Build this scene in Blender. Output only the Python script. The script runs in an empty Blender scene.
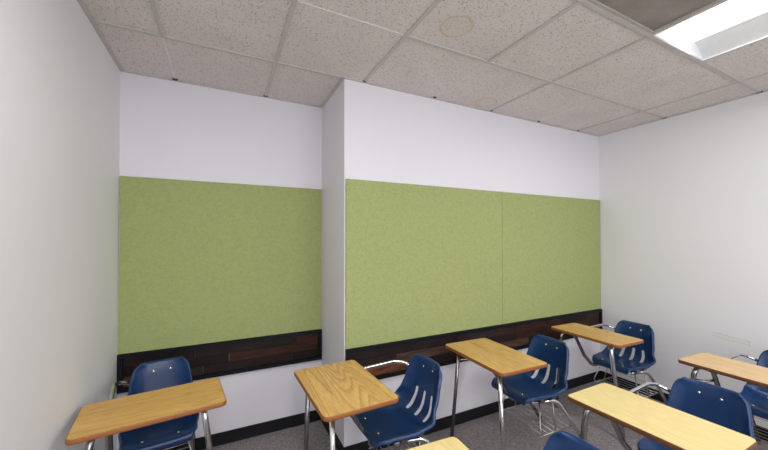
import bpy, bmesh, math, random
from mathutils import Vector, Matrix
random.seed(4)
scene = bpy.context.scene
COL = scene.collection
PI = math.pi

# ------------------------------------------------------------------ room size (metres)
XL, XP, XR = -0.621, 0.770, 3.744        # left wall, pillar side, right wall
YB, YF, YR = 2.757, 2.180, -2.60         # alcove wall, front wall, wall behind the camera
H = 2.678
CAMZ = 1.553
GX = [0.3059 + 0.6096 * i for i in range(-3, 7)]
GY = [2.180 - 0.6096 * j for j in range(0, 9)]

# ------------------------------------------------------------------ helpers
def link(o, parent=None):
    COL.objects.link(o)
    if parent is not None:
        o.parent = parent
    return o

def obj(name, bm, mat=None, parent=None, smooth=False):
    me = bpy.data.meshes.new(name)
    bmesh.ops.recalc_face_normals(bm, faces=bm.faces[:])
    if smooth:
        for f in bm.faces:
            f.smooth = True
    bm.to_mesh(me)
    bm.free()
    if mat is not None:
        for m in (mat if isinstance(mat, (list, tuple)) else [mat]):
            me.materials.append(m)
    return link(bpy.data.objects.new(name, me), parent)

def tag(o, label=None, cat=None, group=None, kind=None):
    for k, v in (('label', label), ('category', cat), ('group', group), ('kind', kind)):
        if v:
            o[k] = v
    return o

def struct(name, bm, mat, smooth=False):
    return tag(obj(name, bm, mat, None, smooth), kind='structure')

def empty(name, loc, rz=0.0):
    o = bpy.data.objects.new(name, None)
    o.empty_display_size = 0.1
    o.location = loc
    o.rotation_euler = (0, 0, rz)
    return link(o)

def box(bm, x0, x1, y0, y1, z0, z1, mi=0):
    v = [bm.verts.new(p) for p in ((x0, y0, z0), (x1, y0, z0), (x1, y1, z0), (x0, y1, z0),
                                   (x0, y0, z1), (x1, y0, z1), (x1, y1, z1), (x0, y1, z1))]
    fs = []
    for q in ((3, 2, 1, 0), (4, 5, 6, 7), (0, 1, 5, 4), (1, 2, 6, 5), (2, 3, 7, 6), (3, 0, 4, 7)):
        f = bm.faces.new([v[i] for i in q])
        f.material_index = mi
        fs.append(f)
    return fs

def nb():
    return bmesh.new()

def onebox(*a):
    bm = nb()
    box(bm, *a)
    return bm

def bevel(bm, w, seg=2):
    bmesh.ops.bevel(bm, geom=bm.edges[:], offset=w, segments=seg, affect='EDGES', profile=0.6)
    return bm

def fillet(pts, r, n=6):
    """polyline with rounded corners"""
    pts = [Vector(p) for p in pts]
    out = [pts[0]]
    for i in range(1, len(pts) - 1):
        a, b, c = pts[i - 1], pts[i], pts[i + 1]
        d1, d2 = (a - b), (c - b)
        ang = d1.angle(d2)
        if ang > PI - 0.02:
            out.append(b)
            continue
        rr = r[i - 1] if isinstance(r, (list, tuple)) else r
        t = min(rr / math.tan(ang / 2), d1.length * 0.49, d2.length * 0.49)
        p1, p2 = b + d1.normalized() * t, b + d2.normalized() * t
        for k in range(n + 1):
            s = k / n
            out.append(p1 * (1 - s) ** 2 + b * 2 * s * (1 - s) + p2 * s * s)
    out.append(pts[-1])
    return out

def tube(bm, pts, rad, seg=12, cap=True):
    pts = [Vector(p) for p in pts]
    n = len(pts)
    tang = []
    for i in range(n):
        a = pts[max(i - 1, 0)]
        b = pts[min(i + 1, n - 1)]
        tang.append((b - a).normalized())
    t0 = tang[0]
    ref = Vector((0, 0, 1)) if abs(t0.z) < 0.9 else Vector((1, 0, 0))
    nrm = (ref - t0 * ref.dot(t0)).normalized()
    rings = []
    for i in range(n):
        t = tang[i]
        nrm = (nrm - t * nrm.dot(t)).normalized()
        bn = t.cross(nrm)
        r = rad[i] if isinstance(rad, (list, tuple)) else rad
        rings.append([bm.verts.new(pts[i] + (nrm * math.cos(2 * PI * k / seg) + bn * math.sin(2 * PI * k / seg)) * r)
                      for k in range(seg)])
    for i in range(n - 1):
        for k in range(seg):
            f = bm.faces.new((rings[i][k], rings[i][(k + 1) % seg], rings[i + 1][(k + 1) % seg], rings[i + 1][k]))
            f.smooth = True
    if cap:
        bm.faces.new(rings[0][::-1])
        bm.faces.new(rings[-1])
    return bm

# ------------------------------------------------------------------ materials
class NT:
    def __init__(self, name):
        self.m = bpy.data.materials.new(name)
        self.m.use_nodes = True
        self.t = self.m.node_tree
        self.b = self.t.nodes['Principled BSDF']
    def n(self, kind, **kw):
        x = self.t.nodes.new(kind)
        for k, v in kw.items():
            if k in x.inputs:
                x.inputs[k].default_value = v
            else:
                setattr(x, k, v)
        return x
    def l(self, a, b):
        self.t.links.new(a, b)
    def coords(self, scale=(1, 1, 1), rot=(0, 0, 0), loc=(0, 0, 0)):
        c = self.n('ShaderNodeTexCoord')
        m = self.n('ShaderNodeMapping')
        m.inputs['Scale'].default_value = scale
        m.inputs['Rotation'].default_value = rot
        m.inputs['Location'].default_value = loc
        self.l(c.outputs['Object'], m.inputs['Vector'])
        return m.outputs['Vector']
    def noise(self, vec, scale, detail=3, rough=0.5, dist=0.0):
        x = self.n('ShaderNodeTexNoise')
        x.inputs['Scale'].default_value = scale
        x.inputs['Detail'].default_value = detail
        x.inputs['Roughness'].default_value = rough
        x.inputs['Distortion'].default_value = dist
        self.l(vec, x.inputs['Vector'])
        return x.outputs['Fac']
    def ramp(self, fac, stops, mode='LINEAR'):
        r = self.n('ShaderNodeValToRGB')
        r.color_ramp.interpolation = mode
        e = r.color_ramp.elements
        while len(e) < len(stops):
            e.new(0.5)
        for el, (p, c) in zip(e, stops):
            el.position = p
            el.color = c if len(c) == 4 else (*c, 1)
        self.l(fac, r.inputs['Fac'])
        return r.outputs['Color']
    def mix(self, a, b, fac, mode='MIX'):
        x = self.n('ShaderNodeMix', data_type='RGBA', blend_type=mode)
        for sock, v in ((x.inputs[0], fac), (x.inputs[6], a), (x.inputs[7], b)):
            if hasattr(v, 'is_output'):
                self.l(v, sock)
            elif isinstance(v, (int, float)):
                sock.default_value = v
            else:
                sock.default_value = v if len(v) == 4 else (*v, 1)
        return x.outputs[2]
    def math(self, op, a, b=0.0, clamp=False):
        x = self.n('ShaderNodeMath', operation=op, use_clamp=clamp)
        for s, v in ((x.inputs[0], a), (x.inputs[1], b)):
            if hasattr(v, 'is_output'):
                self.l(v, s)
            else:
                s.default_value = v
        return x.outputs[0]
    def bump(self, h, strength=0.2, dist=0.002):
        x = self.n('ShaderNodeBump')
        x.inputs['Strength'].default_value = strength
        x.inputs['Distance'].default_value = dist
        self.l(h, x.inputs['Height'])
        self.l(x.outputs['Normal'], self.b.inputs['Normal'])
    def color(self, c):
        if hasattr(c, 'is_output'):
            self.l(c, self.b.inputs['Base Color'])
        else:
            self.b.inputs['Base Color'].default_value = (*c, 1)
    def rough(self, r):
        if hasattr(r, 'is_output'):
            self.l(r, self.b.inputs['Roughness'])
        else:
            self.b.inputs['Roughness'].default_value = r
    def spec(self, v):
        self.b.inputs['Specular IOR Level'].default_value = v

def s2l(r, g, b):
    f = lambda c: (c / 255 / 12.92) if c / 255 <= 0.04045 else ((c / 255 + 0.055) / 1.055) ** 2.4
    return (f(r), f(g), f(b))

def paint(name, rgb, var=0.03, scuff=False):
    k = NT(name)
    v = k.coords()
    n1 = k.noise(v, 1.3, 3)
    n2 = k.noise(v, 260, 2)
    c = k.ramp(n1, [(0.3, tuple(x * (1 - var) for x in rgb)), (0.7, rgb)])
    if scuff:
        # peeled streak in the paint, on the wall's y/z plane
        co = k.n('ShaderNodeTexCoord')
        sp = k.n('ShaderNodeSeparateXYZ')
        k.l(co.outputs['Object'], sp.inputs[0])
        wob = k.noise(v, 22, 4, 0.65)
        # centre line from (y 1.26, z .765) to (y 1.03, z .735)
        dy = k.math('SUBTRACT', sp.outputs['Y'], 1.145)
        zc = k.math('ADD', k.math('MULTIPLY', dy, 0.12), 0.728)
        dz = k.math('ABSOLUTE', k.math('SUBTRACT', sp.outputs['Z'], zc))
        width = k.math('MULTIPLY', k.math('SUBTRACT', wob, 0.36), 0.085)
        inside = k.math('LESS_THAN', dz, width)
        rng = k.math('LESS_THAN', k.math('ABSOLUTE', dy), 0.112)
        m = k.math('MULTIPLY', inside, rng)
        edge = k.math('LESS_THAN', k.math('ABSOLUTE', k.math('SUBTRACT', dz, width)), 0.0016)
        me = k.math('MULTIPLY', edge, rng)
        c = k.mix(c, s2l(226, 222, 212), k.math('MULTIPLY', m, 0.7))
        c = k.mix(c, s2l(150, 142, 128), k.math('MULTIPLY', me, 0.6))
    k.color(c)
    k.rough(0.62)
    k.spec(0.3)
    k.bump(n2, 0.06, 0.001)
    return k.m

def flat(name, rgb, rough=0.5, metal=0.0, spec=0.5, var=0.06, nscale=30):
    k = NT(name)
    n = k.noise(k.coords(), nscale, 2)
    k.color(k.ramp(n, [(0.3, tuple(x * (1 - var) for x in rgb)), (0.7, rgb)]))
    k.rough(rough)
    k.b.inputs['Metallic'].default_value = metal
    k.spec(spec)
    return k.m

M = {}
M['wall_cool'] = paint('cool_white_paint', (0.775, 0.762, 0.812))
M['wall_warm'] = paint('warm_white_paint', (0.82, 0.825, 0.835))
M['wall_right'] = paint('scuffed_white_paint', (0.785, 0.785, 0.805), scuff=True)
M['black_vinyl'] = flat('black_vinyl', (0.009, 0.009, 0.011), 0.5, 0, 0.3)
M['black_frame'] = flat('black_frame_paint', (0.006, 0.006, 0.009), 0.5, 0, 0.2)
M['grid'] = flat('ceiling_grid_paint', (0.54, 0.51, 0.50), 0.5)
M['groove'] = flat('tile_groove_paint', (0.80, 0.76, 0.745), 0.8)
M['grid_gap'] = flat('shadow_gap', (0.05, 0.045, 0.04), 0.8)
M['white_metal'] = flat('white_enamel', (0.72, 0.735, 0.75), 0.4)

def mat_ceiling():
    k = NT('acoustic_tile')
    v = k.coords()
    base = k.ramp(k.noise(v, 3, 3), [(0.3, (0.71, 0.66, 0.65)), (0.7, (0.77, 0.718, 0.708))])
    # fissures and pin holes
    st = k.n('ShaderNodeTexVoronoi', feature='F1')
    st.inputs['Scale'].default_value = 95
    st.inputs['Randomness'].default_value = 1
    dv = k.n('ShaderNodeVectorMath', operation='ADD')
    nz = k.n('ShaderNodeTexNoise')
    nz.inputs['Scale'].default_value = 40
    k.l(v, nz.inputs['Vector'])
    sc = k.n('ShaderNodeVectorMath', operation='SCALE')
    sc.inputs['Scale'].default_value = 0.02
    k.l(nz.outputs['Color'], sc.inputs[0])
    k.l(v, dv.inputs[0])
    k.l(sc.outputs[0], dv.inputs[1])
    k.l(dv.outputs[0], st.inputs['Vector'])
    hole = k.ramp(st.outputs['Distance'], [(0.20, (1, 1, 1)), (0.34, (0, 0, 0))])
    keep = k.ramp(k.noise(v, 45, 2, 0.6), [(0.38, (0, 0, 0)), (0.55, (1, 1, 1))])
    mask = k.mix(hole, keep, 1.0, 'MULTIPLY')
    c = k.mix(base, (0.20, 0.18, 0.165), k.math('MULTIPLY', mask, 0.85))
    fine = k.ramp(k.noise(v, 170, 2, 0.7), [(0.34, (0.80, 0.79, 0.78)), (0.55, (1, 1, 1))])
    c = k.mix(c, fine, 0.8, 'MULTIPLY')
    # two old water stains, tan rings
    co = k.n('ShaderNodeTexCoord')
    wob = k.n('ShaderNodeTexNoise')
    wob.inputs['Scale'].default_value = 14
    k.l(co.outputs['Object'], wob.inputs['Vector'])
    for (x, y, r) in ((1.12, 1.387, 0.083), (1.97, 2.063, 0.088)):
        d = k.n('ShaderNodeVectorMath', operation='DISTANCE')
        k.l(co.outputs['Object'], d.inputs[0])
        d.inputs[1].default_value = (x, y, H + 0.007)
        dd = k.math('ADD', d.outputs['Value'], k.math('MULTIPLY', k.math('SUBTRACT', wob.outputs['Fac'], 0.5), 0.03))
        ring = k.math('ABSOLUTE', k.math('SUBTRACT', dd, r))
        rm = k.math('SUBTRACT', 1.0, k.math('DIVIDE', ring, 0.012), clamp=True)
        fill = k.math('MULTIPLY', k.math('LESS_THAN', dd, r), 0.10)
        bl = k.noise(co.outputs['Object'], 50, 2, 0.6)
        a = k.math('MAXIMUM', k.math('MULTIPLY', rm, k.math('ADD', 0.3, k.math('MULTIPLY', bl, 0.8))), fill)
        c = k.mix(c, (0.60, 0.42, 0.24), a)
    k.color(c)
    k.rough(0.95)
    k.spec(0.1)
    k.bump(k.math('SUBTRACT', 1.0, mask), 0.4, 0.003)
    return k.m
M['tile'] = mat_ceiling()

def mat_grille():
    k = NT('perforated_metal')
    v = k.coords()
    ck = k.n('ShaderNodeTexVoronoi', feature='F1')
    ck.inputs['Scale'].default_value = 125
    ck.inputs['Randomness'].default_value = 0.0
    rot = k.coords((1, 1, 1), (0, 0, PI / 4))
    k.l(rot, ck.inputs['Vector'])
    hole = k.ramp(ck.outputs['Distance'], [(0.30, (0.06, 0.055, 0.05)), (0.42, (0.40, 0.36, 0.335))])
    dust = k.ramp(k.noise(v, 5, 3), [(0.35, (0.75, 0.72, 0.69)), (0.65, (1, 1, 1))])
    k.color(k.mix(hole, dust, 1.0, 'MULTIPLY'))
    k.rough(0.6)
    return k.m
M['grille'] = mat_grille()

def mat_felt(name, a, b):
    k = NT(name)
    v = k.coords()
    n1 = k.noise(v, 150, 4, 0.75)
    n2 = k.noise(k.coords((1, 1, 1), (0.3, 0.2, 0.9)), 34, 3, 0.7, 0.5)
    c = k.mix(k.ramp(n1, [(0.32, a), (0.68, b)]),
              k.ramp(n2, [(0.35, (0.92, 0.93, 0.90)), (0.65, (1.04, 1.04, 1.0))]), 1.0, 'MULTIPLY')
    k.color(c)
    k.rough(0.95)
    k.spec(0.1)
    k.bump(n1, 0.25, 0.002)
    return k.m
M['felt'] = mat_felt('green_felt', (0.30, 0.345, 0.135), (0.40, 0.445, 0.205))

def mat_carpet():
    k = NT('grey_carpet')
    v = k.coords()
    a = k.noise(k.coords((1, 9, 1)), 26, 4, 0.7)
    b = k.noise(k.coords((9, 1, 1)), 26, 4, 0.7)
    n = k.noise(v, 330, 2, 0.7)
    m = k.math('ADD', k.math('MULTIPLY', a, 0.5), k.math('MULTIPLY', b, 0.5))
    c = k.ramp(m, [(0.38, (0.10, 0.087, 0.091)), (0.5, (0.285, 0.255, 0.262)), (0.62, (0.54, 0.495, 0.505))])
    c = k.mix(c, k.ramp(n, [(0.3, (0.55, 0.55, 0.55)), (0.7, (1.3, 1.3, 1.3))]), 1.0, 'MULTIPLY')
    k.color(c)
    k.rough(0.95)
    k.spec(0.1)
    k.bump(n, 0.5, 0.004)
    return k.m
M['carpet'] = mat_carpet()

def mat_planks():
    k = NT('reclaimed_wood')
    at = k.n('ShaderNodeAttribute')
    at.attribute_name = 'plank'
    ofs = k.n('ShaderNodeVectorMath', operation='MULTIPLY_ADD')
    ofs.inputs[1].default_value = (7, 3, 5)
    k.l(at.outputs['Color'], ofs.inputs[0])
    k.l(k.coords((1.4, 1, 16)), ofs.inputs[2])
    n1 = k.noise(ofs.outputs[0], 5, 6, 0.7, 0.8)
    n2 = k.noise(ofs.outputs[0], 22, 4, 0.7)
    streak = k.ramp(n1, [(0.30, (0.22, 0.20, 0.20)), (0.5, (0.8, 0.8, 0.8)), (0.72, (1.9, 1.75, 1.65))])
    c = k.mix(at.outputs['Color'], streak, 1.0, 'MULTIPLY')
    c = k.mix(c, k.ramp(n2, [(0.3, (0.45, 0.43, 0.42)), (0.6, (1.1, 1.1, 1.1))]), 0.8, 'MULTIPLY')
    k.color(c)
    k.rough(0.6)
    k.spec(0.25)
    k.bump(n1, 0.5, 0.004)
    return k.m
M['planks'] = mat_planks()

def mat_oak(name, light, mid, dark, bold=1.0):
    k = NT(name)
    # grain runs along the width of the table (local y)
    oi = k.n('ShaderNodeObjectInfo')
    co = k.n('ShaderNodeTexCoord')
    mp = k.n('ShaderNodeMapping')
    mp.inputs['Scale'].default_value = (1, 0.10, 1)
    k.l(co.outputs['Object'], mp.inputs['Vector'])
    off = k.n('ShaderNodeVectorMath', operation='ADD')
    cmb = k.n('ShaderNodeCombineXYZ')
    k.l(k.math('MULTIPLY', oi.outputs['Random'], 3.0), cmb.inputs['X'])
    k.l(k.math('MULTIPLY', oi.outputs['Random'], 9.0), cmb.inputs['Z'])
    k.l(mp.outputs[0], off.inputs[0])
    k.l(cmb.outputs[0], off.inputs[1])
    v = off.outputs[0]
    # contour lines of a stretched field give cathedral grain
    fld = k.noise(v, 5.0, 1, 0.4, 0.2)
    rings = k.math('FRACT', k.math('MULTIPLY', fld, 33.0))
    line = k.ramp(rings, [(0.0, (1, 1, 1)), (0.16, (0.75, 0.75, 0.75)), (0.55, (0, 0, 0)), (0.93, (0.1, 0.1, 0.1)), (1.0, (1, 1, 1))])
    fine = k.noise(v, 130, 3, 0.7)
    c = k.ramp(k.noise(v, 14, 3, 0.6), [(0.3, mid), (0.7, light)])
    c = k.mix(c, dark, k.math('MULTIPLY', line, 0.55 * bold))
    c = k.mix(c, k.ramp(fine, [(0.36, tuple(0.72 + 0.28 * (1 - bold) for _ in range(3))), (0.56, (1, 1, 1))]), 0.8, 'MULTIPLY')
    k.color(c)
    k.rough(0.38)
    k.spec(0.4)
    return k.m
M['oak'] = mat_oak('golden_oak_laminate', s2l(236, 196, 122), s2l(222, 178, 104), s2l(170, 118, 60))
M['oak_fine'] = mat_oak('fine_oak_laminate', s2l(226, 182, 106), s2l(214, 168, 92), s2l(172, 124, 62), 0.75)
M['oak_glare'] = mat_oak('glare_oak_laminate', s2l(240, 221, 156), s2l(235, 213, 146), s2l(204, 172, 104), 0.4)  # oak top with reflected light lightened into its colour
M['oak_tan'] = mat_oak('tan_oak_laminate', s2l(236, 202, 152), s2l(226, 188, 136), s2l(180, 136, 90), 0.55)
M['edge'] = flat('brown_edge_band', s2l(150, 92, 42), 0.45)
M['edge_dark'] = flat('dark_brown_edge_band', s2l(105, 66, 36), 0.45)
M['chrome'] = flat('chrome_tube', (0.70, 0.69, 0.68), 0.16, 1.0)
M['dark_chrome'] = flat('dark_chrome_tube', (0.34, 0.33, 0.325), 0.22, 1.0)  # darker metal tone for right-hand legs, support tube, plate and bracket
M['rack'] = flat('grey_wire', (0.50, 0.49, 0.48), 0.35, 1.0)
M['rivet'] = flat('bright_rivet', (0.85, 0.84, 0.80), 0.2, 1.0)
M['glide'] = flat('grey_nylon_glide', (0.16, 0.155, 0.15), 0.4)

def mat_shell():
    k = NT('navy_plastic')
    v = k.coords()
    n = k.noise(v, 9, 3)
    k.color(k.ramp(n, [(0.3, (0.0045, 0.030, 0.108)), (0.7, (0.006, 0.040, 0.135))]))
    k.rough(0.30)
    k.spec(0.5)
    k.bump(k.noise(v, 500, 2), 0.05, 0.0006)
    return k.m
M['shell'] = mat_shell()

def emis(name, rgb, s):
    k = NT(name)
    k.color((0.9, 0.9, 0.9))
    k.b.inputs['Emission Color'].default_value = (*rgb, 1)
    k.b.inputs['Emission Strength'].default_value = s
    return k.m
LENS = 1.7
M['lens'] = emis('lit_lens', (1.0, 0.985, 0.96), LENS)

# ------------------------------------------------------------------ room shell
T = 0.12
struct('floor', onebox(XL - T, XR + T, YR - T, YB + T, -0.10, 0.0), M['carpet'])
struct('wall_left', onebox(XL - T, XL, YR - T, YB + T, 0.0, H + 0.2), M['wall_warm'])
struct('wall_alcove', onebox(XL, XP, YB, YB + T, 0.0, H + 0.2), M['wall_cool'])
struct('wall_front', onebox(XP, XR, YF, YB + T, 0.0, H + 0.2), M['wall_cool'])
struct('wall_right', onebox(XR, XR + T, YR - T, YB + T, 0.0, H + 0.2), M['wall_right'])
struct('wall_rear', onebox(XL, XR, YR - T, YR, 0.0, H + 0.2), M['wall_warm'])

BH, BT = 0.094, 0.009
def base(name, x0, x1, y0, y1):
    bm = onebox(x0, x1, y0, y1, 0.0, BH)
    bevel(bm, 0.003, 1)
    struct(name, bm, M['black_vinyl'])
base('baseboard_left', XL, XL + BT, YR, YB)
base('baseboard_alcove', XL + BT, XP, YB - BT, YB)
base('baseboard_pillar', XP - BT, XP, YF - BT, YB - BT)
base('baseboard_front', XP, XR - BT, YF - BT, YF)
base('baseboard_right', XR - BT, XR, YR, YF)
base('baseboard_rear', XL + BT, XR - BT, YR, YR + BT)

# ---- ceiling: tiles with openings left for the light and the return grille
LX0, LX1 = GX[6] - 0.0, GX[7] + 0.0        # light bay  (x 2.13 .. 2.74)
LX0, LX1 = 2.134, 2.744
LY1, LY0 = GY[2], GY[4]                     # y .96 down to -.26
RX0, RX1 = 1.5245, 2.134                    # return grille bay
RY1, RY0 = GY[2], GY[3]
xs = sorted({XL, XR, *[round(x, 5) for x in GX if XL < x < XR]})
ys = sorted({YB, YR, *[round(y, 5) for y in GY if YR < y < YB]})
bm = nb()
cache = {}
def cv(x, y):
    if (x, y) not in cache:
        cache[(x, y)] = bm.verts.new((x, y, H + 0.007))
    return cache[(x, y)]
for i in range(len(xs) - 1):
    for j in range(len(ys) - 1):
        cx, cy = (xs[i] + xs[i + 1]) / 2, (ys[j] + ys[j + 1]) / 2
        if LX0 < cx < LX1 and LY0 < cy < LY1:
            continue
        if RX0 < cx < RX1 and RY0 < cy < RY1:
            continue
        if cx > XP and cy > YF:
            continue
        bm.faces.new((cv(xs[i], ys[j]), cv(xs[i], ys[j + 1]), cv(xs[i + 1], ys[j + 1]), cv(xs[i + 1], ys[j])))
ceil = struct('ceiling', bm, M['tile'])
for p in ceil.data.polygons:
    pass

# ---- suspended grid: one trim mesh of bars, one of the shallow tile grooves
bars, grooves, gaps = nb(), nb(), nb()
BW = 0.0105
def bar_y(x, y0, y1):
    box(bars, x - BW, x + BW, y0, y1, H, H + 0.012)
def bar_x(y, x0, x1):
    box(bars, x0, x1, y - BW, y + BW, H - 0.0005, H + 0.0115)
def gr_y(x, y0, y1):
    box(grooves, x - 0.003, x + 0.003, y0, y1, H + 0.0048, H + 0.012)
def gr_x(y, x0, x1):
    box(grooves, x0, x1, y - 0.003, y + 0.003, H + 0.0048, H + 0.012)
g = lambda i: 0.3059 + 0.6096 * i        # x lines, i = -1 .. 5
y1_, y2_ = GY[1], GY[2]                   # 1.57 , .96
gr_y(g(-1), GY[0], YB)
bar_y(g(-1), YR, GY[0])
bar_y(g(0), YR, YB)
bar_y(g(1), YR, YF)
gr_y(g(2), y1_, YF)
bar_y(g(2), YR, y1_)
bar_y(g(3), YR, YF)
gr_y(g(4), y2_, YF)
bar_y(g(4), YR, y2_)
bar_y(g(5), YR, YF)
bar_x(GY[0], XL, XP)
bar_x(y1_, XL, g(0))
gr_x(y1_, g(0), g(1))
bar_x(y1_, g(1), XR)
for j in range(2, len(GY)):
    if GY[j] > YR:
        if j == 3:
            bar_x(GY[j], XL, LX0)
            bar_x(GY[j], LX1, XR)
        else:
            bar_x(GY[j], XL, XR)
struct('trim_1', bars, M['grid'])
struct('trim_2', grooves, M['groove'])
# wall angle around the edge of the ceiling, and the dark gaps where bars end on it
ang = nb()
w = 0.021
box(ang, XL, XL + w, YR, YB, H - 0.001, H + 0.02)
box(ang, XL + w, XP - w, YB - w, YB, H - 0.001, H + 0.02)
box(ang, XP - w, XP, YF - w, YB, H - 0.001, H + 0.02)
box(ang, XP, XR - w, YF - w, YF, H - 0.001, H + 0.02)
box(ang, XR - w, XR, YR, YF, H - 0.001, H + 0.02)
struct('trim_3', ang, M['grid'])
for x in (g(-1), g(0)):
    box(gaps, x - 0.016, x + 0.016, YB - w - 0.012, YB - w + 0.004, H - 0.0016, H + 0.008)
for x in (g(1), g(2), g(3), g(4), g(5)):
    box(gaps, x - 0.012, x + 0.012, YF - w - 0.010, YF - w + 0.004, H - 0.0016, H + 0.008)
for y in (y1_, y2_):
    box(gaps, XR - w - 0.012, XR - w + 0.004, y - 0.016, y + 0.016, H - 0.0016, H + 0.008)
struct('trim_4', gaps, M['grid_gap'])

# ---- recessed light: housing, side reflectors, end plates, lens
def ceiling_light():
    root = empty('ceiling_light', ((LX0 + LX1) / 2, (LY0 + LY1) / 2, H))
    tag(root, 'recessed rectangular fluorescent ceiling light with glowing white lens', 'light')
    hw, hl = (LX1 - LX0) / 2 - 0.012, (LY1 - LY0) / 2 - 0.012
    # flange frame
    bm = nb()
    f = 0.012
    box(bm, -hw - f, -hw, -hl - f, hl + f, 0.001, 0.02)
    box(bm, hw, hw + f, -hl - f, hl + f, 0.001, 0.02)
    box(bm, -hw, hw, -hl - f, -hl, 0.001, 0.02)
    box(bm, -hw, hw, hl, hl + f, 0.001, 0.02)
    obj('frame', bm, M['white_metal'], root)
    # curved side reflectors (arched tray)
    bm = nb()
    n = 16
    rows = []
    for k in range(n + 1):
        t = -1 + 2 * k / n
        x = hw * t
        z = 0.008 + 0.125 * (1 - abs(t) ** 2.4)
        rows.append((bm.verts.new((x, -hl, z)), bm.verts.new((x, hl, z))))
    for k in range(n):
        bm.faces.new((rows[k][0], rows[k + 1][0], rows[k + 1][1], rows[k][1]))
    obj('reflector', bm, M['white_metal'], root, True)
    for s in (-1, 1):
        bm = nb()
        vs = [bm.verts.new((-hw, s * (hl - 0.003), 0.004))]
        for k in range(n + 1):
            t = -1 + 2 * k / n
            vs.append(bm.verts.new((hw * t, s * (hl - 0.003), 0.010 + 0.125 * (1 - abs(t) ** 2.4))))
        vs.append(bm.verts.new((hw, s * (hl - 0.003), 0.004)))
        bm.faces.new(vs)
        obj('end_plate', bm, M['white_metal'], root)
    # half-round lens
    bm = nb()
    r = 0.135
    rows = []
    ll = hl - 0.035
    for k in range(n + 1):
        a = PI + PI * k / n
        x, z = r * math.cos(a), 0.105 + 0.075 * math.sin(a)
        rows.append((bm.verts.new((x, -ll, z)), bm.verts.new((x, ll, z))))
    for k in range(n):
        bm.faces.new((rows[k][0], rows[k + 1][0], rows[k + 1][1], rows[k][1]))
    bm.faces.new([a for a, b in rows])
    bm.faces.new([b for a, b in rows][::-1])
    obj('lens', bm, M['lens'], root, True)
    # closed sheet metal top
    obj('housing', onebox(-hw - 0.01, hw + 0.01, -hl - 0.01, hl + 0.01, 0.14, 0.15), M['white_metal'], root)
ceiling_light()

def return_grille():
    root = empty('air_return_grille', ((RX0 + RX1) / 2, (RY0 + RY1) / 2, H))
    tag(root, 'square perforated metal air return panel in the ceiling beside the light', 'vent')
    h = 0.3048 - 0.012
    obj('perforated_panel', onebox(-h, h, -h, h, 0.010, 0.014), M['grille'], root)
    bm = nb()
    f = 0.014
    box(bm, -h, -h + f, -h, h, 0.002, 0.0095)
    box(bm, h - f, h, -h, h, 0.002, 0.0095)
    box(bm, -h + f, h - f, -h, -h + f, 0.002, 0.0095)
    box(bm, -h + f, h - f, h - f, h, 0.002, 0.0095)
    obj('frame', bm, flat('dusty_grey_paint', (0.44, 0.41, 0.38), 0.5), root)
return_grille()

# ------------------------------------------------------------------ felt panels
PZ0, PZ1 = 0.776, 1.969
def felt(x0, x1, yw, label):
    bm = onebox(x0, x1, yw - 0.016, yw - 0.001, PZ0, PZ1)
    bevel(bm, 0.0025, 2)
    o = obj('felt_panel', bm, M['felt'])
    tag(o, label, 'pinboard', 'green felt wall panels')
felt(XL + 0.006, XP - 0.007, YB, 'green felt pinboard panel in the recess between left wall and pillar')
SEAM = 2.264
felt(XP + 0.008, SEAM - 0.0015, YF, 'wider green felt pinboard panel, right of the white pillar edge')
felt(SEAM + 0.0015, XR - 0.006, YF, 'green felt pinboard panel at the right end, against the right-hand wall')

# ------------------------------------------------------------------ wood rails
WZ0, WZ1 = 0.522, 0.773
def wood_rail(x0, x1, yw, label, tones):
    root = empty('wood_rail', ((x0 + x1) / 2, yw, WZ0))
    tag(root, label, 'wall panel', 'dark plank wall rails')
    hx = (x1 - x0) / 2
    hz = WZ1 - WZ0
    f = 0.028
    bm = nb()
    box(bm, -hx, hx, -0.028, -0.001, 0, f)
    box(bm, -hx, hx, -0.028, -0.001, hz - f, hz)
    box(bm, -hx, -hx + f, -0.028, -0.001, f, hz - f)
    box(bm, hx - f, hx, -0.028, -0.001, f, hz - f)
    obj('frame', bm, M['black_frame'], root)
    bm = nb()
    lay = bm.loops.layers.float_color.new('plank')
    rh = (hz - 2 * f) / 3
    for r in range(3):
        x = -hx + f
        first = True
        while x < hx - f - 1e-4:
            ln = random.uniform(0.28, 0.75)
            if first:
                ln *= random.uniform(0.4, 1.0)
            first = False
            xe = min(x + ln, hx - f)
            if hx - f - xe < 0.12:
                xe = hx - f
            c = random.choice(tones)
            k = random.uniform(0.8, 1.15)
            fs = box(bm, x + 0.0008, xe - 0.0008, -0.012 - random.uniform(0, 0.006), -0.001,
                     f + r * rh + 0.0008, f + (r + 1) * rh - 0.0008)
            for fc in fs:
                for lp in fc.loops:
                    lp[lay] = (c[0] * k, c[1] * k, c[2] * k, 1)
            x = xe
    obj('planks', bm, M['planks'], root)
TONES = [s2l(58, 36, 28), s2l(40, 26, 24), s2l(66, 36, 26), s2l(112, 66, 42), s2l(50, 38, 36), s2l(88, 66, 56), s2l(34, 24, 22)]
wood_rail(XL + 0.004, XP - 0.006, YB, 'black-framed dark wood plank rail in the recess left of pillar', TONES)
wood_rail(XP + 0.008, XR - 0.002, YF, 'long black-framed dark wood plank rail right of the pillar', TONES)

# ------------------------------------------------------------------ student desks
# local frame: origin on the floor under the middle of the table's front edge,
# +x towards the sitter, +y the sitter's right hand
def rrect(x0, x1, y0, y1, r, n=6):
    out = []
    for cx, cy, a0 in ((x1 - r, y1 - r, 0), (x0 + r, y1 - r, PI / 2), (x0 + r, y0 + r, PI), (x1 - r, y0 + r, 1.5 * PI)):
        for k in range(n + 1):
            a = a0 + PI / 2 * k / n
            out.append((cx + r * math.cos(a), cy + r * math.sin(a)))
    return out

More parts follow.
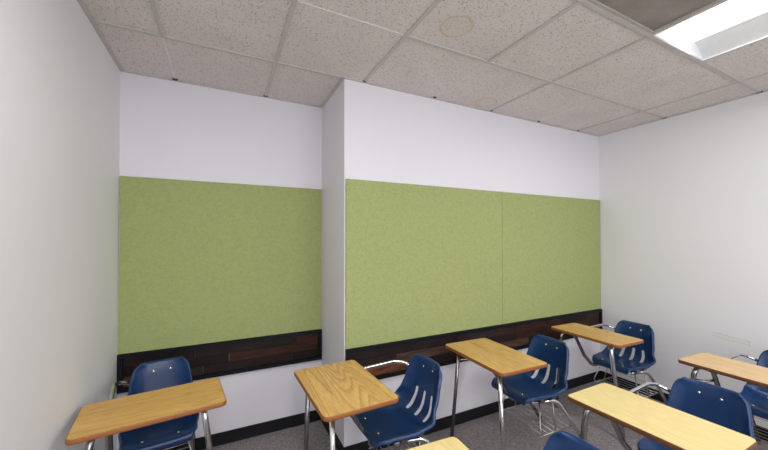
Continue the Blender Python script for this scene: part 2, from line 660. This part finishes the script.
TZ = 0.742
def make_tabletop(root, depth, width, mat, edge):
    th = 0.021
    o = rrect(0.003, depth - 0.003, -width / 2 + 0.003, width / 2 - 0.003, 0.026)
    bm = nb()
    top = [bm.verts.new((x, y, TZ)) for x, y in o]
    bot = [bm.verts.new((x, y, TZ - th)) for x, y in o]
    bm.faces.new(top)
    bm.faces.new(bot[::-1])
    n = len(o)
    for k in range(n):
        bm.faces.new((top[k], bot[k], bot[(k + 1) % n], top[(k + 1) % n]))
    t = obj('tabletop', bm, mat, root)
    bm = nb()
    prof = [(0.0012, TZ - 0.0002), (0.0030, TZ - 0.0016), (0.0040, TZ - 0.006), (0.0040, TZ - th + 0.004), (0.0028, TZ - th - 0.0004), (0.0, TZ - th - 0.0006)]
    rings = []
    cxm, cym = depth / 2, 0
    base_ = rrect(0.003, depth - 0.003, -width / 2 + 0.003, width / 2 - 0.003, 0.026)
    for off, z in prof:
        oo = rrect(0.003 - off, depth - 0.003 + off, -width / 2 + 0.003 - off, width / 2 - 0.003 + off, 0.026 + off)
        rings.append([bm.verts.new((x, y, z)) for x, y in oo])
    for a, b in zip(rings, rings[1:]):
        for k in range(n):
            bm.faces.new((a[k], b[k], b[(k + 1) % n], a[(k + 1) % n]))
    obj('edge_band', bm, edge, t, True)['label'] = 'brown edge band'
    return t

PROF = [(0.392, 0.410), (0.378, 0.417), (0.374, 0.434), (0.388, 0.451), (0.440, 0.456), (0.520, 0.446), (0.600, 0.437),
        (0.660, 0.440), (0.702, 0.464), (0.724, 0.509), (0.738, 0.570), (0.750, 0.640), (0.760, 0.700), (0.768, 0.738), (0.774, 0.762)]
def catmull(P, n):
    P = [Vector((a, b)) for a, b in P]
    ext = [P[0] * 2 - P[1]] + P + [P[-1] * 2 - P[-2]]
    dense = []
    for i in range(1, len(ext) - 2):
        p0, p1, p2, p3 = ext[i - 1:i + 3]
        for k in range(24):
            t = k / 24
            dense.append(0.5 * ((2 * p1) + (p2 - p0) * t + (2 * p0 - 5 * p1 + 4 * p2 - p3) * t * t + (3 * p1 - p0 - 3 * p2 + p3) * t ** 3))
    dense.append(P[-1])
    L = [0.0]
    for a, b in zip(dense, dense[1:]):
        L.append(L[-1] + (b - a).length)
    out = []
    for k in range(n + 1):
        s = L[-1] * k / n
        j = max(i for i in range(len(L)) if L[i] <= s + 1e-9)
        if j >= len(dense) - 1:
            out.append(dense[-1].copy())
        else:
            f = (s - L[j]) / max(L[j + 1] - L[j], 1e-9)
            out.append(dense[j].lerp(dense[j + 1], f))
    return out

def lerp_tab(tab, s):
    for (a, va), (b, vb) in zip(tab, tab[1:]):
        if a <= s <= b:
            t = (s - a) / (b - a)
            t = t * t * (3 - 2 * t)
            return va + (vb - va) * t
    return tab[-1][1] if s > tab[-1][0] else tab[0][1]

NS = 40
SP = catmull(PROF, NS)
def shell_point(k, t):
    """row k of the profile, lateral t in -1..1"""
    s = k / NS
    a = SP[max(k - 1, 0)]
    b = SP[min(k + 1, NS)]
    d = (b - a).normalized()
    nrm = Vector((-d.y, d.x))            # up on the seat, forwards on the back
    if k <= 4:
        nrm = Vector((0, 1))
    hw = lerp_tab([(0, 0.135), (0.05, 0.155), (0.14, 0.186), (0.35, 0.208), (0.48, 0.222), (0.58, 0.218), (0.70, 0.188), (0.84, 0.172), (0.93, 0.160), (0.975, 0.143), (1.0, 0.116)], s)
    curl = lerp_tab([(0, 0.0), (0.12, 0.010), (0.3, 0.022), (0.48, 0.052), (0.62, 0.050), (0.8, 0.030), (1.0, 0.014)], s)
    dish = lerp_tab([(0, 0.0), (0.2, 0.006), (0.45, 0.010), (0.6, 0.012), (1.0, 0.012)], s)
    at = abs(t)
    off = curl * at ** 4 + dish * at ** 2
    lat = hw * (t - 0.04 * (curl / 0.05) * t * at ** 5)
    p = SP[k] + nrm * off
    return Vector((p.x, lat, p.y))

def make_shell(root, top, v0, zslot, front, ws):
    ts = [-1, -0.965, -0.90, -0.80, -0.68, -0.56, -0.475, -0.42, -0.365, -0.27, -0.16, -0.055, 0,
          0.055, 0.16, 0.27, 0.365, 0.42, 0.475, 0.56, 0.68, 0.80, 0.90, 0.965, 1]
    bm = nb()
    ks = (top - front) / (0.774 - 0.374)
    def sp(k, t):
        p = shell_point(k, t)
        return Vector((front + (p.x - 0.374) * ks, p.y * ws + v0, p.z))
    def back_of(k, t):
        a, b = sp(max(k - 1, 0), t), sp(min(k + 1, NS), t)
        d = (b - a).normalized()
        return Vector((d.z, 0, -d.x)) if k > 5 else Vector((0.1, 0, -1))
    grid = []
    for k in range(NS + 1):
        row = []
        for c, t in enumerate(ts):
            row.append(bm.verts.new(sp(k, t)))
        # rolled rim down both sides
        f = min(1.0, k / 5) * 0.020
        l, r_ = sp(k, -1), sp(k, 1)
        row.insert(0, bm.verts.new(l + back_of(k, -1) * f + Vector((0, -0.006, 0))))
        row.append(bm.verts.new(r_ + back_of(k, 1) * f + Vector((0, 0.006, 0))))
        grid.append(row)
    rim = []
    for c, t in enumerate([ts[0]] + ts + [ts[-1]]):
        rim.append(bm.verts.new(Vector(grid[NS][c].co) + Vector((0.018 if 0 < c < len(ts) + 1 else 0.010, 0, 0.004))))
    grid.append(rim)
    ts = [-1.05] + ts + [1.05]
    slot_cols = {7, 8, 12, 13, 17, 18}
    k0 = next(k for k in range(NS) if SP[k].x > 0.665)
    k1 = next(k for k in range(NS) if SP[k].y > zslot)
    for k in range(NS + 1):
        for c in range(len(ts) - 1):
            if c in slot_cols and k0 <= k < k1:
                continue
            bm.faces.new((grid[k][c], grid[k][c + 1], grid[k + 1][c + 1], grid[k + 1][c]))
    o = obj('seat_shell', bm, M['shell'], root, True)
    o['label'] = 'navy blue moulded plastic seat and back with three slots'
    md = o.modifiers.new('thick', 'SOLIDIFY')
    md.thickness = 0.0075
    md.offset = 0.0
    md = o.modifiers.new('smooth', 'SUBSURF')
    md.levels = 1
    md.render_levels = 2
    # rivets, two at the top of the back and two on the front of the seat
    def rivet(k, t):
        p = sp(k, t)
        q = (sp(k + 1, t) - p).normalized()
        l = (sp(k, t + 0.05) - p).normalized()
        n_ = q.cross(l)
        up = Vector((-1, 0, 0)) if p.z > 0.5 else Vector((0, 0, 1))
        if n_.dot(up) < 0:
            n_ = -n_
        b = nb()
        bmesh.ops.create_uvsphere(b, u_segments=12, v_segments=8, radius=0.0068)
        bmesh.ops.scale(b, vec=(1, 1, 0.45), verts=b.verts)
        rot = Vector((0, 0, 1)).rotation_difference(n_).to_matrix()
        for v in b.verts:
            v.co = rot @ v.co + p + n_ * 0.0044
        obj('rivet', b, M['rivet'], o, True)['label'] = 'small bright metal rivet'
    kb = min(range(NS), key=lambda k: abs(SP[k].y - 0.708) + (0 if k > NS * 0.6 else 9))
    kf = min(range(NS), key=lambda k: abs(SP[k].x - 0.425) + (0 if 4 < k < NS * 0.4 else 9))
    for t in (-0.30, 0.30):
        rivet(kb, t)
    for t in (-0.48, 0.48):
        rivet(kf, t)
    return o

def capped(bm, p, d, r, root_leg):
    pass

def leg(root, pts, rr, rad, mat, foot=True):
    bm = nb()
    path = fillet(pts, rr)
    tube(bm, path, rad)
    o = obj('leg', bm, mat, root)
    if foot:
        a, b = Vector(path[-1]), Vector(path[-2])
        d = (b - a).normalized()
        b2 = nb()
        # swivel glide: flared boot and flat base
        tube(b2, [a + Vector((0, 0, -0.012)), a + Vector((0, 0, -0.006)), a, a + d * 0.012, a + d * 0.026],
             [0.014, 0.0155, 0.0145, rad + 0.0025, rad + 0.0015])
        obj('foot_glide', b2, M['glide'], o)['label'] = 'grey foot glide'
    return o

def make_desk(kind, arm=True, brace=True):
    root = empty('student_desk', (0, 0, 0))
    straight = kind == 'straight'
    D = 0.400 if straight else 0.342
    W = 0.600 if straight else 0.592
    make_tabletop(root, D, W, M['oak'] if straight else M['oak_fine'], M['edge'])
    make_shell(root, 0.803 if straight else 0.752, -0.006 if straight else -0.018, 0.572 if straight else 0.54, 0.330 if straight else 0.346, 1.0 if straight else 0.935)
    R = 0.0138 if straight else 0.0145
    zt = TZ - 0.021 - R - 0.001
    ch, dk = M['chrome'], M['dark_chrome']
    if straight:
        for s in (-1, 1):
            leg(root, [(0.068, s * 0.205, TZ - 0.0225), (0.070, 0.300 if s > 0 else -0.255, 0.012)], 0.02, R, dk if s > 0 else ch)
        # pressed steel plate holding both legs under the top
        bm = nb()
        box(bm, 0.03, 0.085, -0.245, 0.245, TZ - 0.0255, TZ - 0.0225)
        obj('mounting_plate', bm, dk, root)
    else:
        for s in (-1, 1):
            leg(root, [(0.300, s * 0.185, zt), (0.055, 0.225 if s > 0 else -0.20, zt), (0.070, s * 0.285, 0.012)], 0.07, R, dk if s > 0 else ch)
    # support tube from under the top down to and below the seat, on the sitter's right
    bm = nb()
    sv = 0.0 if straight else 1.0
    tube(bm, fillet([(0.085, 0.16 * sv, zt), (0.150, 0.175 * sv, zt), (0.318, 0.190 * sv, 0.470), (0.385, 0.155 * sv, 0.378), (0.66, 0.120 * sv, 0.382)],
                    [0.05, 0.07, 0.07]), R)
    obj('support_tube', bm, dk, root)['label'] = 'dark steel tube joining table and seat'
    # brace between the right leg and the support tube
    bm = nb()
    if straight:
        tube(bm, fillet([(0.068, 0.217, 0.64), (0.150, 0.200, 0.64), (0.190, 0.190, 0.66), (0.190, 0.185, TZ - 0.024)], 0.02), 0.006)
    else:
        tube(bm, fillet([(0.058, 0.237, 0.62), (0.15, 0.215, 0.60), (0.232, 0.182, 0.608)], 0.03), 0.009)
    if brace:
        obj('brace', bm, ch, root)
    else:
        bm.free()
    # arm tube from the table to the back of the seat
    if arm:
        bm = nb()
        e = 0.045 if straight else 0.0
        tube(bm, fillet([(0.27, 0.185, zt), (0.375, 0.195, zt + 0.004), (0.610 + e, 0.208, 0.712), (0.690 + e, 0.195, 0.697), (0.732 + e, 0.120, 0.664)],
                        [0.08, 0.05, 0.05]), 0.011)
        obj('armrest', bm, ch, root)['label'] = 'thin chrome arm'
    # rear legs
    for s in (-1, 1):
        leg(root, [(0.470, s * 0.110, 0.388), (0.655, s * 0.150, 0.388), (0.735, s * 0.190, 0.255), (0.920, s * 0.205, 0.012)],
            [0.09, 0.10], R, ch if s < 0 else dk)
    # cross member under the seat
    bm = nb()
    box(bm, 0.495, 0.535, -0.155, 0.155, 0.396, 0.430)
    box(bm, 0.610, 0.650, -0.150, 0.150, 0.396, 0.430)
    obj('seat_bracket', bm, dk, root)
    # book rack: wires across, rails, hangers
    bm = nb()
    rw = 0.0026
    zr = 0.20
    for k in range(6):
        x = 0.475 + 0.052 * k
        tube(bm, [(x, -0.19, zr), (x, 0.19, zr)], rw, 8)
    for s in (-1, 1):
        tube(bm, [(0.455, s * 0.185, zr - 0.004), (0.765, s * 0.185, zr - 0.004)], 0.0040, 8)
        tube(bm, fillet([(0.475, s * 0.185, zr), (0.452, s * 0.185, zr + 0.03), (0.500, s * 0.135, 0.40)], 0.02), 0.0045, 8)
        tube(bm, [(0.600, s * 0.185, zr), (0.625, s * 0.140, 0.40)], 0.0045, 8)
        tube(bm, [(0.765, s * 0.185, zr - 0.004), (0.772, s * 0.185, zr + 0.045)], rw, 8)
    tube(bm, [(0.772, -0.187, zr + 0.045), (0.772, 0.187, zr + 0.045)], rw, 8)
    obj('book_rack', bm, M['rack'], root)['label'] = 'wire book rack under the seat'
    return root

def kids(o):
    return [c for c in COL.objects if c.parent == o]

def copy_tree(o, parent=None):
    c = o.copy()
    COL.objects.link(c)
    c.parent = parent
    for ch in kids(o):
        copy_tree(ch, c)
    return c

def surface(root, mat, edge=None):
    for ch in kids(root):
        if ch.name.split('.')[0] == 'tabletop':
            ch.data = ch.data.copy()
            ch.data.materials[0] = mat
            if edge:
                for e in kids(ch):
                    e.data = e.data.copy()
                    e.data.materials[0] = edge
                    e['label'] = 'dark brown edge band'

A = make_desk('straight')
A2 = make_desk('straight', False)
B = make_desk('bent', True, False)
B2 = make_desk('bent')
GROUP = 'combined school desks with blue seats'
desks = [
    # proto, x of front edge, y centre, rotation, top, edge, label
    (A, 0.405, 1.740, 2.0, None, None, 'oak-topped school desk with blue seat standing directly in front of the pillar edge'),
    (A2, 1.510, 1.738, -2.2, None, None, 'oak-topped school desk with blue slotted seat, between pillar desk and corner desk'),
    (B, 2.682, 1.715, -1.8, 'oak', None, 'school desk with blue slotted seat in the far corner, touching distance from both walls'),
    (B, 1.592, 0.805, 0.5, 'oak_glare', 'edge_dark', 'school desk with top pale from reflected light, dark brown edge and blue seat, large at right front'),
    (B2, 2.715, 0.800, -2.5, 'oak_tan', 'edge_dark', 'tan-topped school desk beside the right-hand wall, its blue seat cut by picture edge'),
    (A2, 0.446, 0.803, -3.0, 'oak_glare', None, 'school desk with blue seat and top pale from reflected light, mostly cut off at bottom centre'),
    (B, -0.266, 1.772, 97.0, 'oak_fine', None, 'oak-topped school desk with blue seat against left wall, facing the camera'),
]
used = set()
for pr, x, y, rz, top, edge, label in desks:
    o = pr if id(pr) not in used else None
    if o is None:
        o = copy_tree(pr)
    used.add(id(pr))
    pr_first = o
    o.location = (x, y, 0)
    o.rotation_euler = (0, 0, math.radians(rz))
    tag(o, label, 'desk', GROUP)
    if top:
        surface(o, M[top], M[edge] if edge else None)

# ------------------------------------------------------------------ lights: one in the visible fixture, plus unseen ones added for even light
def area(x, y, w_, l_, power, z, col=(0.985, 0.985, 1.0)):
    d = bpy.data.lights.new('area_lamp', 'AREA')
    d.shape = 'RECTANGLE'
    d.size, d.size_y = w_, l_
    d.energy = power
    d.color = col
    o = bpy.data.objects.new('area_lamp', d)
    o.location = (x, y, z)
    return link(o)
area(2.439, 0.349, 0.20, 1.10, 15, H + 0.024)      # tubes of the light in view
area(0.0, 0.35, 0.45, 1.1, 20, H - 0.008)  # unseen lamp added to brighten the left wall and pillar side
area(0.0, -1.6, 0.55, 1.1, 20, H - 0.02)  # unseen, added behind the camera to even out the light
area(2.44, -1.6, 0.55, 1.1, 24, H - 0.02)  # second unseen lamp added behind the camera, right side
# unseen area lamp added at the rear wall to lift walls and ceiling
o = area(1.3, YR + 0.05, 3.0, 1.7, 58, 1.45, (0.95, 0.965, 1.0))
o.rotation_euler = (PI / 2, 0, 0)

wd = bpy.data.worlds.new('World')
scene.world = wd
wd.use_nodes = True
wd.node_tree.nodes['Background'].inputs[0].default_value = (0.9, 0.93, 1, 1)
wd.node_tree.nodes['Background'].inputs[1].default_value = 0.05

# ------------------------------------------------------------------ camera
cam = bpy.data.cameras.new('camera')
cam.sensor_width = 36
cam.lens = 326.56 * 36 / 768
cam.shift_y = 9.2 / 768
cam.clip_start = 0.02
co = bpy.data.objects.new('camera', cam)
link(co)
co.location = (0, 0, CAMZ)
co.rotation_euler = (math.radians(90 + 0.643), 0, math.radians(-26.394))
scene.camera = co
scene.view_settings.view_transform = 'Standard'
scene.view_settings.look = 'None'
scene.view_settings.exposure = 0.0
scene.cycles.max_bounces = 10
scene.cycles.diffuse_bounces = 6
